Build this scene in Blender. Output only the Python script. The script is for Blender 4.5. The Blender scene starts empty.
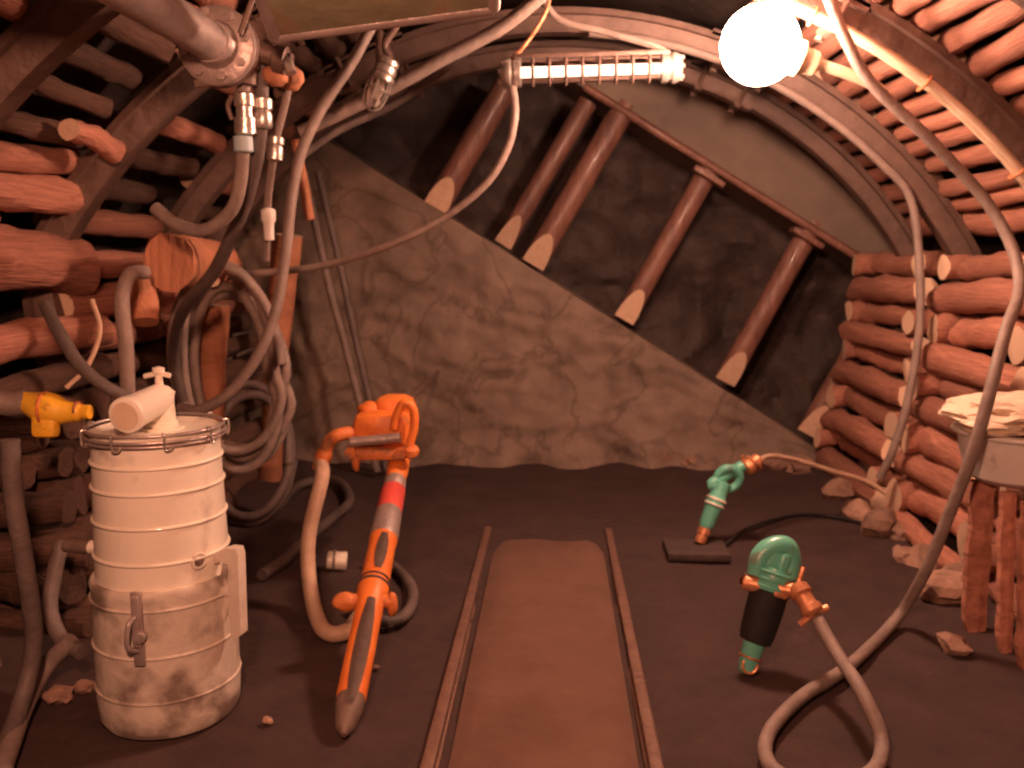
import bpy, bmesh, math, random
from mathutils import Vector, Matrix, noise, Euler
random.seed(7)
SC = bpy.context.scene
COL = SC.collection
V = Vector
PI = math.pi

# ------------------------------------------------------------------ camera
F, H, P, YW = 900.0, 1.6, math.radians(8.16), math.radians(2.7)
cam = bpy.data.cameras.new('camera'); co = bpy.data.objects.new('camera', cam); COL.objects.link(co)
co.location = (0, 0, H); co.rotation_euler = (PI/2 - P, 0, YW)
cam.sensor_width = 36; cam.lens = 36*F/1024; cam.clip_start = .05
cam.dof.use_dof = True; cam.dof.focus_distance = 1.6; cam.dof.aperture_fstop = 4.8
SC.camera = co
FW = V((-math.sin(YW)*math.cos(P), math.cos(YW)*math.cos(P), -math.sin(P)))
RT = V((math.cos(YW), math.sin(YW), 0)); UP = RT.cross(FW)
def ray(px, py): return FW + RT*((px-512)/F) - UP*((py-384)/F)
def at(px, py, y):                     # point of the picture at depth y along the gallery
    d = ray(px, py); return V((0, 0, H)) + d*(y/d.y)
def fl(px, py, z=0):                   # point of the picture at height z
    d = ray(px, py); return V((0, 0, H)) + d*((z-H)/d.z)

SC.view_settings.view_transform = 'Standard'; SC.view_settings.look = 'None'
SC.view_settings.gamma = 1; SC.view_settings.exposure = .03; SC.view_settings.use_curve_mapping = False
SC.cycles.max_bounces = 6

# ------------------------------------------------------------------ materials
def mat(name, c1, c2=None, rough=.8, scale=6, bump=.3, metal=0, vary=0, bscale=None, stretch=None, detail=8, dirt=None, dirt_scale=3, dirt_at=.55, coat=0, veins=0):
    m = bpy.data.materials.new(name); m.use_nodes = True
    nt = m.node_tree; N = nt.nodes; L = nt.links
    b = N['Principled BSDF']; b.inputs['Roughness'].default_value = rough; b.inputs['Metallic'].default_value = metal
    if coat: b.inputs['Coat Weight'].default_value = coat
    tc = N.new('ShaderNodeTexCoord'); src = tc.outputs['Object']
    if stretch:
        mp = N.new('ShaderNodeMapping'); mp.inputs['Scale'].default_value = stretch
        L.new(src, mp.inputs['Vector']); src = mp.outputs['Vector']
    n = N.new('ShaderNodeTexNoise'); n.inputs['Scale'].default_value = scale; n.inputs['Detail'].default_value = detail
    n.inputs['Roughness'].default_value = .65
    L.new(src, n.inputs['Vector'])
    r = N.new('ShaderNodeValToRGB'); r.color_ramp.elements[0].position = .3; r.color_ramp.elements[1].position = .7
    r.color_ramp.elements[0].color = (*c1, 1); r.color_ramp.elements[1].color = (*(c2 or c1), 1)
    L.new(n.outputs['Fac'], r.inputs['Fac']); out = r.outputs['Color']
    if dirt:
        n2 = N.new('ShaderNodeTexNoise'); n2.inputs['Scale'].default_value = dirt_scale; n2.inputs['Detail'].default_value = 6
        L.new(tc.outputs['Object'], n2.inputs['Vector'])
        r2 = N.new('ShaderNodeValToRGB'); r2.color_ramp.elements[0].position = dirt_at; r2.color_ramp.elements[1].position = dirt_at+.14
        r2.color_ramp.elements[0].color = (0, 0, 0, 1); r2.color_ramp.elements[1].color = (1, 1, 1, 1)
        L.new(n2.outputs['Fac'], r2.inputs['Fac'])
        mx = N.new('ShaderNodeMix'); mx.data_type = 'RGBA'; mx.inputs[7].default_value = (*dirt, 1)
        L.new(r2.outputs['Color'], mx.inputs[0]); L.new(out, mx.inputs[6]); out = mx.outputs[2]
    if veins:
        n3 = N.new('ShaderNodeTexNoise'); n3.inputs['Scale'].default_value = veins; n3.inputs['Detail'].default_value = 5; n3.inputs['Distortion'].default_value = .6
        L.new(tc.outputs['Object'], n3.inputs['Vector'])
        r3 = N.new('ShaderNodeValToRGB'); el = r3.color_ramp.elements
        el[0].position = .475; el[0].color = (1, 1, 1, 1); el[1].position = .5; el[1].color = (.68, .66, .65, 1)
        e3 = el.new(.525); e3.color = (1, 1, 1, 1)
        L.new(n3.outputs['Fac'], r3.inputs['Fac'])
        mx = N.new('ShaderNodeMix'); mx.data_type = 'RGBA'; mx.blend_type = 'MULTIPLY'; mx.inputs[0].default_value = 1
        L.new(out, mx.inputs[6]); L.new(r3.outputs['Color'], mx.inputs[7]); out = mx.outputs[2]
    if vary:
        oi = N.new('ShaderNodeObjectInfo'); hv = N.new('ShaderNodeHueSaturation')
        mr = N.new('ShaderNodeMapRange'); mr.inputs[3].default_value = 1-vary; mr.inputs[4].default_value = 1+vary
        L.new(oi.outputs['Random'], mr.inputs[0]); L.new(mr.outputs[0], hv.inputs['Value'])
        L.new(out, hv.inputs['Color']); out = hv.outputs['Color']
    L.new(out, b.inputs['Base Color'])
    if bump:
        nb = N.new('ShaderNodeTexNoise'); nb.inputs['Scale'].default_value = bscale or scale*3; nb.inputs['Detail'].default_value = 6
        L.new(src, nb.inputs['Vector'])
        bp = N.new('ShaderNodeBump'); bp.inputs['Strength'].default_value = bump; bp.inputs['Distance'].default_value = .03
        L.new(nb.outputs['Fac'], bp.inputs['Height']); L.new(bp.outputs['Normal'], b.inputs['Normal'])
    return m
def emis(name, col, s):
    m = bpy.data.materials.new(name); m.use_nodes = True; b = m.node_tree.nodes['Principled BSDF']
    b.inputs['Base Color'].default_value = (.8, .8, .8, 1); b.inputs['Emission Color'].default_value = (*col, 1); b.inputs['Emission Strength'].default_value = s
    return m
M = dict(
 log=mat('rough_wood', (.27, .105, .072), (.55, .25, .172), .9, 5, .55, vary=.3, stretch=(3, .6, 3), bscale=9),
 darklog=mat('dark_rough_wood', (.06, .032, .024), (.17, .085, .06), .95, 5, .6, vary=.3, stretch=(3, .6, 3), bscale=9),  # darker tone of the rough log wood, for logs on the left side
 cut=mat('pale_cut_wood', (.68, .46, .32), (.84, .60, .44), .85, 9, .3, stretch=(3, 1, 3), vary=.2),
 prop=mat('peeled_prop_wood', (.14, .065, .05), (.30, .145, .11), .42, 4, .4, stretch=(4, 4, .7), vary=.15, coat=.1),
 bark=mat('orange_stained_wood', (.38, .15, .08), (.62, .27, .15), .8, 4, .4, stretch=(3, 3, .7), vary=.1),
 rock=mat('grey_rock', (.185, .135, .108), (.32, .235, .19), .95, 3.5, 1.0, bscale=5, detail=10, veins=1.6),
 slab=mat('smooth_roof_rock', (.19, .145, .12), (.26, .20, .165), .95, 3, .35, bscale=9),
 coal=mat('coal', (.036, .025, .024), (.085, .056, .051), .7, 4, .8, bscale=11),
 dark=mat('black_back_rock', (.022, .014, .012), (.055, .036, .03), .95, 3, .9, bscale=9),
 floor=mat('coal_dust_floor', (.035, .019, .018), (.066, .035, .032), .95, 4, .5, bscale=14),
 path=mat('trodden_dust', (.115, .058, .041), (.17, .088, .064), .95, 3, .35, bscale=18),
 rail=mat('rusty_rail', (.15, .082, .062), (.24, .135, .10), .6, 8, .4, metal=.2),
 steel=mat('dusty_steel', (.11, .068, .056), (.19, .12, .098), .55, 6, .3, metal=.25, vary=.1),
 pipe=mat('grey_steel_pipe', (.34, .28, .27), (.52, .43, .41), .4, 8, .2, metal=.5),
 bright=mat('bright_metal', (.55, .5, .46), (.8, .75, .7), .3, 10, .15, metal=.8),
 white=mat('white_paint', (.80, .73, .62), (.88, .81, .70), .42, 5, .1, dirt=(.36, .29, .24), dirt_scale=5, dirt_at=.58, coat=.2),
 whitedirty=mat('scuffed_white_paint', (.58, .50, .43), (.76, .68, .58), .6, 6, .2, dirt=(.25, .19, .16), dirt_scale=6, dirt_at=.48),
 plastic=mat('white_plastic', (.68, .64, .6), (.78, .74, .7), .35, 5, .05, dirt=(.3, .22, .18), dirt_scale=9, dirt_at=.6),
 bag=mat('dusty_paper_bag', (.62, .48, .36), (.78, .63, .49), .85, 7, .5),
 black=mat('black_rubber', (.008, .007, .007), (.016, .014, .014), .75, 8, .2),
 hose=mat('grey_rubber_hose', (.20, .15, .135), (.31, .24, .21), .6, 9, .25, vary=.2),
 hoseair=mat('pale_rubber_hose', (.28, .195, .175), (.40, .285, .255), .55, 9, .2),
 hosedk=mat('dark_rubber_hose', (.10, .075, .07), (.17, .13, .12), .6, 9, .25, vary=.2),
 hosepl=mat('tan_rubber_hose', (.44, .29, .20), (.58, .40, .29), .6, 9, .25),
 cream=mat('cream_conduit', (.60, .46, .33), (.74, .58, .43), .5, 9, .1),
 orange=mat('orange_paint', (.72, .17, .03), (.90, .27, .055), .45, 6, .25, dirt=(.30, .12, .06), dirt_scale=8, dirt_at=.62),
 orangedk=mat('worn_orange_paint', (.50, .14, .04), (.75, .24, .07), .55, 8, .3, dirt=(.2, .1, .06), dirt_scale=10, dirt_at=.5),
 red=mat('red_paint', (.55, .06, .05), (.72, .10, .08), .5, 6, .1),
 groove=mat('brown_worn_steel', (.16, .11, .09), (.26, .18, .15), .6, 9, .2, metal=.3),
 green=mat('green_paint', (.10, .40, .30), (.16, .56, .43), .35, 6, .15, dirt=(.16, .2, .15), dirt_scale=11, dirt_at=.6, coat=.3),
 copper=mat('copper_fitting', (.50, .20, .10), (.80, .38, .20), .4, 12, .2, metal=.5),
 yellow=mat('yellow_paint', (.80, .40, .02), (.95, .55, .05), .45, 7, .2, dirt=(.3, .14, .03), dirt_scale=14, dirt_at=.6),
 olive=mat('olive_painted_sheet', (.25, .24, .16), (.36, .33, .22), .5, 5, .2, dirt=(.38, .16, .09), dirt_scale=5, dirt_at=.55),
 blue=mat('pale_blue_tape', (.35, .45, .5), (.45, .55, .6), .5, 6, .1),
 stone=mat('rubble_stone', (.22, .13, .10), (.42, .26, .19), .95, 6, .7, vary=.3),
 glow=emis('glowing_globe_glass', (1, .55, .37), 235),
 tube=emis('glowing_tube', (1, .66, .48), 3),
)
g = bpy.data.materials.new('clear_lamp_glass'); g.use_nodes = True
bs = g.node_tree.nodes['Principled BSDF']; bs.inputs['Base Color'].default_value = (1, .95, .92, 1); bs.inputs['Transmission Weight'].default_value = 1
bs.inputs['Roughness'].default_value = .08; bs.inputs['IOR'].default_value = 1.15
M['glass'] = g

# ------------------------------------------------------------------ helpers
def tag(o, label=None, cat=None, group=None, kind=None):
    if label: o['label'] = label
    if cat: o['category'] = cat
    if group: o['group'] = group
    if kind: o['kind'] = kind
    return o
def empty(name, loc, label, cat, group=None):
    o = bpy.data.objects.new(name, None); COL.objects.link(o); o.location = loc; o.empty_display_size = .1
    bpy.context.view_layer.update()
    return tag(o, label, cat, group)
def link(name, bm, m, parent=None, smooth=True):
    me = bpy.data.meshes.new(name)
    bmesh.ops.recalc_face_normals(bm, faces=bm.faces)
    bm.to_mesh(me); bm.free()
    for mm in (m if isinstance(m, (list, tuple)) else [m]): me.materials.append(M[mm] if isinstance(mm, str) else mm)
    if smooth:
        me.shade_smooth() if hasattr(me, 'shade_smooth') else None
        try: me.set_sharp_from_angle(angle=math.radians(38))
        except Exception: pass
    o = bpy.data.objects.new(name, me); COL.objects.link(o)
    if parent:
        o.parent = parent; pm = Matrix.Identity(4)
        q = parent
        while q: pm = q.matrix_parent_inverse @ q.matrix_basis @ pm; q = q.parent
        o.matrix_parent_inverse = pm.inverted()
    return o
def basis(d):
    d = V(d).normalized(); a = V((0, 0, 1)) if abs(d.z) < .9 else V((1, 0, 0))
    u = d.cross(a).normalized(); return u, u.cross(d).normalized(), d      # u sideways, w up, d
def smooth_path(pts, n=8):
    pts = [V(p) for p in pts]
    if len(pts) < 3: return pts
    q = [pts[0]*2-pts[1]] + pts + [pts[-1]*2-pts[-2]]; out = []
    for i in range(1, len(q)-2):
        p0, p1, p2, p3 = q[i-1:i+3]
        for k in range(n):
            t = k/n
            out.append(.5*((2*p1)+(p2-p0)*t+(2*p0-5*p1+4*p2-p3)*t*t+(3*p1-p0-3*p2+p3)*t**3))
    out.append(pts[-1]); return out
def tube(bm, pts, r, seg=12, cap=True, smooth=8):
    """round tube through points; r a number or a function of 0..1"""
    pts = smooth_path(pts, smooth); n = len(pts); rings = []; u = None
    for i, p in enumerate(pts):
        d = (pts[min(i+1, n-1)]-pts[max(i-1, 0)]).normalized()
        u = basis(d)[0] if u is None else (u-d*u.dot(d)).normalized()
        w = d.cross(u); rr = r(i/(n-1)) if callable(r) else r
        rings.append([bm.verts.new(p+(u*math.cos(2*PI*k/seg)+w*math.sin(2*PI*k/seg))*rr) for k in range(seg)])
    for a, b in zip(rings, rings[1:]):
        for k in range(seg): bm.faces.new((a[k], a[(k+1) % seg], b[(k+1) % seg], b[k]))
    if cap: bm.faces.new(rings[0][::-1]); bm.faces.new(rings[-1])
    return bm
def lathe(bm, p, d, prof, seg=32, cap=True):
    """profile [(along, radius)...] spun about axis d from p"""
    u, w, d = basis(d); p = V(p); rings = []
    for h, r in prof:
        rings.append([bm.verts.new(p+d*h+(u*math.cos(2*PI*k/seg)+w*math.sin(2*PI*k/seg))*max(r, 1e-4)) for k in range(seg)])
    for a, b in zip(rings, rings[1:]):
        for k in range(seg): bm.faces.new((a[k], a[(k+1) % seg], b[(k+1) % seg], b[k]))
    if cap: bm.faces.new(rings[0][::-1]); bm.faces.new(rings[-1])
    return bm
def ring(bm, c, d, R, r, seg=40, s2=8):
    u, w, d = basis(d); c = V(c); rs = []
    for k in range(seg):
        a = 2*PI*k/seg; e = u*math.cos(a)+w*math.sin(a)
        rs.append([bm.verts.new(c+e*(R+r*math.cos(2*PI*j/s2))+d*r*math.sin(2*PI*j/s2)) for j in range(s2)])
    for k in range(seg):
        a, b = rs[k], rs[(k+1) % seg]
        for j in range(s2): bm.faces.new((a[j], a[(j+1) % s2], b[(j+1) % s2], b[j]))
    return bm
def box(bm, c, u, w, d, su, sw, sd, bev=.15):
    """box with half sizes su,sw,sd along axes u,w,d, edges bevelled"""
    b2 = bmesh.new(); bmesh.ops.create_cube(b2, size=2)
    for v in b2.verts: v.co = V((v.co.x*su, v.co.y*sw, v.co.z*sd))
    if bev: bmesh.ops.bevel(b2, geom=b2.edges[:], offset=min(su, sw, sd)*bev*2, segments=2, affect='EDGES', profile=.5)
    mp = {v: bm.verts.new(V(c)+V(u)*v.co.x+V(w)*v.co.y+V(d)*v.co.z) for v in b2.verts}
    for f in b2.faces: bm.faces.new([mp[v] for v in f.verts])
    b2.free(); return bm
def blob(bm, c, s, seed, rough=.25, sub=3, freq=1.6):
    b2 = bmesh.new(); bmesh.ops.create_icosphere(b2, subdivisions=sub, radius=1)
    mp = {}
    for v in b2.verts:
        k = 1+rough*noise.fractal(v.co*freq+V((seed*7.1, seed*3.3, seed)), 1, 2, 3)
        mp[v] = bm.verts.new(V(c)+V((v.co.x*s[0]*k, v.co.y*s[1]*k, v.co.z*s[2]*k)))
    for f in b2.faces: bm.faces.new([mp[v] for v in f.verts])
    b2.free(); return bm
X, Y, Z = V((1, 0, 0)), V((0, 1, 0)), V((0, 0, 1))
B = bmesh.new

def hose(name, pts, r, m, label, cat='hose', group=None, seg=12, sm=8):
    return tag(link(name, tube(B(), pts, r, seg, True, sm), m), label, cat, group)

# ------------------------------------------------------------------ gallery cross section
R, ZC = 2.70, .17
SPR = math.asin((1.5-ZC)/R)                     # arch springs at z = 1.5
XS = R*math.cos(SPR)
def wallx(z): return 2.10+(XS-2.10)*z/1.5
def section(off=0, n=40):
    """points and inward normals, right foot -> crown -> left foot, moved outward by off"""
    out = []
    nl = V((-1.5, 0, XS-2.10)).normalized()     # inward normal of right leg
    for i in range(11):
        z = 1.5*i/11; out.append((V((wallx(z), 0, z))-nl*off, nl))
    for i in range(n+1):
        a = SPR+(PI-2*SPR)*i/n; e = V((math.cos(a), 0, math.sin(a)))
        out.append((V((0, 0, ZC))+e*(R+off), -e))
    for i in range(10, -1, -1):
        z = 1.5*i/11; q = V((-nl.x, 0, nl.z)); out.append((V((-wallx(z), 0, z))-q*off, q))
    return out
def shell(name, i0, i1, off=.34):
    s = section(off)[i0:i1+1]; bm = B(); ny = 60; rows = []
    for p, n in s:
        row = []
        for j in range(ny+1):
            y = -1.2+(8.6+1.2)*j/ny; q = V((p.x, y, p.z))
            row.append(bm.verts.new(q+n*.12*noise.fractal(q*1.7, 1, 2, 4)))
        rows.append(row)
    for a, b in zip(rows, rows[1:]):
        for j in range(ny): bm.faces.new((a[j], a[j+1], b[j+1], b[j]))
    return tag(link(name, bm, 'dark'), kind='structure')
NS = len(section())
shell('wall_right', 0, 14); shell('ceiling', 14, NS-15); shell('wall_left', NS-15, NS-1)

# floor
bm = B(); nx, ny = 70, 110; gr = []
for i in range(nx+1):
    row = []
    for j in range(ny+1):
        x = -2.9+5.8*i/nx; y = -1.2+9.8*j/ny
        z = .02*noise.fractal(V((x*1.5, y*1.5, 0)), 1, 2, 4)
        e = max(0, abs(x)-1.55); z += .16*e*e*1.0
        z = min(z, .012) if abs(x) < .62 and y < 5.4 else z
        row.append(bm.verts.new((x, y, z-.012)))
    gr.append(row)
for i in range(nx):
    for j in range(ny): bm.faces.new((gr[i][j], gr[i+1][j], gr[i+1][j+1], gr[i][j+1]))
tag(link('floor', bm, 'floor'), kind='structure')
# trodden walkway between the rails
bm = B(); n1, n2 = 16, 90; gr = []
for i in range(n1+1):
    row = []
    for j in range(n2+1):
        u = i/n1; y = .4+4.78*j/n2
        x = -.325+.60*u; ed = 1-abs(2*u-1)
        if j == n2: y += .06*noise.noise(V((x*9, 3, 0)))-.05
        z = .004+.028*min(1, ed*5)*min(1, (n2-j)/6)-.05*max(0, (j-n2+16)/16)**1.5+.006*noise.noise(V((x*6, y*3, 5)))
        row.append(bm.verts.new((x, y, z)))
    gr.append(row)
for i in range(n1):
    for j in range(n2): bm.faces.new((gr[i][j], gr[i+1][j], gr[i+1][j+1], gr[i][j+1]))
tag(link('path', bm, 'path'), kind='structure')
# rails
for sx, lb in ((-.385, 'low rusty rail beside the walkway, on the orange drill side'), (.325, 'low rusty rail beside the walkway, on the green hammers side')):
    bm = B(); box(bm, (sx, 2.85, .020), X, Z, V((0, 1, -.011)), .022, .016, 2.3, .3); box(bm, (sx, 2.85, -.008), X, Z, V((0, 1, -.011)), .03, .012, 2.3, .2)
    tag(link('mine_rail', bm, 'rail'), lb, 'rail', 'mine rails along the walkway')

# ------------------------------------------------------------------ rock face with inclined seam
def zlow(x): return 2.35-.622*(x+1.55)
def zup(x): return 1.55+.60*(2.35-x)
bm = B(); nx, nz, nd = 110, 70, 14; cols = []
for i in range(nx+1):
    x = -2.75+5.5*i/nx; zt = max(zlow(x), -.05); col = []
    for j in range(nz+1):
        t = j/nz; z = -.06+(zt+.06)*t; q = V((x, 0, z))
        k = noise.ridged_multi_fractal(q*1.3, 1, 2, 5, 1, 2)*.04+.11*noise.fractal(q*1.1+V((0, 4, 0)), 1, 2, 4)+.03*noise.noise(q*9)
        k *= min(1, (1-t)*8+.25)
        toe = .22*max(0, 1-z/.25)**2*min(1, zt/.4)
        col.append(bm.verts.new((x, 6.95-k-toe*(.5+noise.noise(q*3)), z)))
    for j in range(1, nd+1):
        y = 6.95+1.1*j/nd
        col.append(bm.verts.new((x, y, zt+.02*noise.noise(V((x*4, y*4, 1))))))
    cols.append(col)
for a, b in zip(cols, cols[1:]):
    for j in range(len(a)-1): bm.faces.new((a[j], b[j], b[j+1], a[j+1]))
tag(link('wall_back', bm, 'rock'), kind='structure')
bm = B(); cols = []
for i in range(81):
    x = -2.9+5.8*i/80; col = []
    for j in range(61):
        z = -.1+3.6*j/60; q = V((x, 0, z))
        col.append(bm.verts.new((x, 7.72+.16*noise.fractal(q*2.2, 1, 2, 4)+.012*noise.cell(V((x*3, 0, z*3))), z)))
    cols.append(col)
for a, b in zip(cols, cols[1:]):
    for j in range(60): bm.faces.new((a[j], b[j], b[j+1], a[j+1]))
tag(link('coal_seam', bm, 'coal'), kind='structure')
bm = B(); cols = []
for i in range(61):
    x = -1.6+4.4*i/60; zb = zup(x); col = []
    for j in range(8): col.append(bm.verts.new((x, 8.05-1.07*j/7, zb+.01*noise.noise(V((x*5, j, 0))))))
    for j in range(1, 14):
        z = zb+(3.4-zb)*j/13; col.append(bm.verts.new((x, 6.98-.015*noise.fractal(V((x*2, 0, z*2)), 1, 2, 3), z)))
    cols.append(col)
for a, b in zip(cols, cols[1:]):
    for j in range(len(a)-1): bm.faces.new((a[j], b[j], b[j+1], a[j+1]))
tag(link('rock_roof', bm, 'slab'), kind='structure')

# ------------------------------------------------------------------ steel arches
TH = [(0, -.05), (.0, .05), (-.02, .062), (-.088, .072), (-.092, .098), (-.125, .098), (-.125, -.098), (-.092, -.098), (-.088, -.072), (-.02, -.062)]
def sweep(bm, path, y, du=0, sc=1):
    rows = [[bm.verts.new(V((p.x, y, p.z))+n*(u*sc+du)+Y*v*sc) for u, v in TH] for p, n in path]
    k = len(TH)
    for a, b in zip(rows, rows[1:]):
        for i in range(k): bm.faces.new((a[i], a[(i+1) % k], b[(i+1) % k], b[i]))
    bm.faces.new(rows[0][::-1]); bm.faces.new(rows[-1])
AY = [3.12, 4.15, 5.4, 6.2]
ALAB = ['dark steel roof arch nearest the camera, beside the flanged pipe', 'dark steel roof arch carrying the glowing globe lamp and cream cables',
        'steel roof arch just in front of the arch at the rock face', 'steel roof arch framing the rock face, farthest of the arches']
for y, lb in zip(AY, ALAB):
    rt = empty('steel_arch', (0, y, 0), lb, 'steel arch', 'steel roof arches')
    s = section(0, 60); n = len(s)
    bm = B(); sweep(bm, s[:33], y); link('leg_segment', bm, 'steel', rt)
    bm = B(); sweep(bm, s[n-33:], y); link('leg_segment', bm, 'steel', rt)
    bm = B(); sweep(bm, s[27:n-27], y, .016); link('crown_segment', bm, 'steel', rt)
    for k in (28, 31, n-32, n-29):
        p, nn = s[k]; p = V((p.x, y, p.z)); t = nn.cross(Y)
        bm = B(); box(bm, p+nn*.02, Y, nn, t, .105, .012, .03, .25)
        for q in (-1, 1):
            tube(bm, [p+Y*q*.112+nn*.05, p+Y*q*.112-nn*.15], .013, 8)
            lathe(bm, p+Y*q*.112+nn*.03, nn, [(0, .022), (.02, .022)], 6)
        link('clamp', bm, 'steel', rt)

# ------------------------------------------------------------------ logs
ORD = 'first second third fourth fifth sixth seventh eighth ninth tenth eleventh twelfth thirteenth fourteenth fifteenth sixteenth seventeenth eighteenth nineteenth twentieth twenty-first twenty-second twenty-third twenty-fourth twenty-fifth twenty-sixth twenty-seventh twenty-eighth'.split()
def log_mesh(seed, L=1.0, slant=.5):
    """unit log along local Y, length L, radius .5 -> scaled per object"""
    rnd = random.Random(seed); bm = B(); seg, nr = 14, 15; rings = []
    bend = rnd.uniform(-.12, .12); bend2 = rnd.uniform(-.1, .1)
    for i in range(nr):
        t = i/(nr-1); y = (t-.5)*L*1.12
        cx = bend*math.sin(t*PI)+.05*math.sin(t*7+seed); cz = bend2*math.sin(t*PI*1.4)
        row = []
        for k in range(seg):
            a = 2*PI*k/seg
            r = .5*(1+.22*noise.fractal(V((math.cos(a)*.9+seed*5, math.sin(a)*.9, t*5)), 1, 2, 3)+.1*(t-.5)*rnd.choice((1, 1)))
            row.append(bm.verts.new((cx+r*math.cos(a), y, cz+r*math.sin(a))))
        rings.append(row)
    for a, b in zip(rings, rings[1:]):
        for k in range(seg): bm.faces.new((a[k], a[(k+1) % seg], b[(k+1) % seg], b[k]))
    bm.faces.new(rings[0][::-1]); bm.faces.new(rings[-1])
    return bm
def cut(bm, p, n, mi=1):
    """cut off everything on the +n side of a plane and close it with a face of material mi"""
    r = bmesh.ops.bisect_plane(bm, geom=bm.verts[:]+bm.edges[:]+bm.faces[:], plane_co=p, plane_no=n, clear_outer=True)
    vs = list({v for v in r['geom_cut'] if isinstance(v, bmesh.types.BMVert)})
    if len(vs) < 3: return None
    c = sum((v.co for v in vs), V())/len(vs); n = V(n).normalized(); u, w, _ = basis(n)
    vs.sort(key=lambda v: math.atan2((v.co-c).dot(w), (v.co-c).dot(u)))
    f = bm.faces.new(vs); f.material_index = mi; f.smooth = False
    return f
LOGS = {}
def proto_log(i, rough_r):
    k = (i, rough_r)
    if k not in LOGS:
        bm = log_mesh(i); rnd = random.Random(i*3+1)
        # half-diameter to length ratio differs, so cut planes are given in unit space
        for sgn in (1, -1):
            cut(bm, V((0, sgn*.5*(.96), 0)), V((rnd.uniform(-.05, .05), sgn, rnd.uniform(-.05, .05))))
            if rnd.random() < .7:       # an axe-cut flank at the end
                a = rnd.uniform(0, 2*PI)
                cut(bm, V((math.cos(a)*.34, sgn*.47, math.sin(a)*.34)), V((math.cos(a)*.12, sgn, math.sin(a)*.12)).normalized())
        o = link('lagging_log', bm, ['darklog', 'darklog'] if rough_r else ['log', 'cut']); LOGS[k] = o.data; me = o.data
        COL.objects.unlink(o); bpy.data.objects.remove(o)
    return LOGS[k]
def put_log(c, dia, length, roll=None, tilt=0, yaw=0, label='', group='', name='lagging_log', squash=1, m=None):
    me = proto_log(random.randrange(10), m or 0)
    o = bpy.data.objects.new(name, me); COL.objects.link(o)
    o.location = c; o.scale = (dia, length, dia*squash)
    o.rotation_mode = 'QUATERNION'
    o.rotation_quaternion = Euler((tilt, 0, yaw)).to_quaternion() @ Euler((0, 0 if roll is None else roll, 0)).to_quaternion()
    tag(o, label, 'log', group); return o
BAYN = {3: 'bay nearest the rock face', 2: 'second bay from rock face', 1: 'third bay from rock face', 0: 'bay nearest the camera'}
BAYS = [(1.75, 3.12, 0), (3.12, 4.15, 1), (4.15, 5.4, 2), (5.4, 6.62, 3)]
SIDE = {1: 'right', -1: 'left'}
# wall logs
for y0, y1, b in BAYS:
    for s in (1, -1):
        if b == 0: continue
        z = .07; k = 0
        if s == -1 and b == 1: rows = [(.07, .14), (.22, .15), (.38, .14), (.55, .15), (.72, .14), (.89, .15), (1.06, .14), (1.25, .17), (1.56, .27), (1.86, .16)]
        else:
            rows = []
            while z < 1.58:
                d = random.uniform(.125, .185) if s == 1 else random.uniform(.11, .17)
                if s == -1 and b == 2: d *= random.uniform(.95, 1.25)
                rows.append((z+d/2-.07, d)); z += d*(1.0 if s == 1 else 1.08)
        for k, (zz, d) in enumerate(rows):
            over = .0
            yc = (y0+y1)/2+random.uniform(-.05, .05); L = (y1-y0)+over
            if s == 1 and b == 3: yc += .12; L += .16
            if s == 1 and b == 2: L -= .12
            inn = random.uniform(-.02, .03) if s == 1 else random.uniform(-.06, .05)
            xx = wallx(min(zz, 1.5))-max(0, zz-1.5)*.35-.06-inn
            if s == -1 and b != 1: xx += .05
            if s == -1 and b == 1: yc += .07; L += .06
            if s == -1 and b == 1 and zz < .95:      # packed butt ends low in the wall beside the drum
                yy = y0+.35; j = 0
                while yy < y1+.1 and j < 7:
                    dd = d*random.uniform(.8, 1.25)
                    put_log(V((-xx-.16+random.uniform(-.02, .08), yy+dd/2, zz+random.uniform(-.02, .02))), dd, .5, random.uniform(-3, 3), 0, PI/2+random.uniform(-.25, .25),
                            f"dark round log end, left wall beside drum, {ORD[k]} row up, {ORD[j]} from the camera", 'dark log ends low in the side wall', m=1)
                    yy += dd*1.02; j += 1
                continue
            cross = s == 1 and k % 2 == 1
            if cross:                   # crosswise logs of the crib: their round ends look into the gallery
                ya, yb = yc-L/2+.09, yc+L/2-.09
                for q, yq in enumerate((ya, yb)):
                    e = random.uniform(.0, .05)
                    put_log(V((xx+.10-e, yq+random.uniform(-.02, .02), zz)), d*.97, .36, random.uniform(-3, 3), 0, PI/2+random.uniform(-.12, .12),
                            f"crosswise log end, right wall, {BAYN[b]}, {('nearer', 'farther')[q]} corner, {ORD[k]} layer up", 'crosswise logs of the timber crib')
                L -= .40; xx += .05
            put_log((s*xx, yc, zz), d*.96, L, random.uniform(-.6, .6), random.uniform(-.02, .02), random.uniform(-.03, .03),
                    f"rough {'thick ' if d > .2 else ''}log of {SIDE[s]} wall, {BAYN[b]}, {ORD[k]} row up from floor", 'stacked logs of the side walls', m=(1 if s == -1 and zz < 1.15 else 0))
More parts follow.
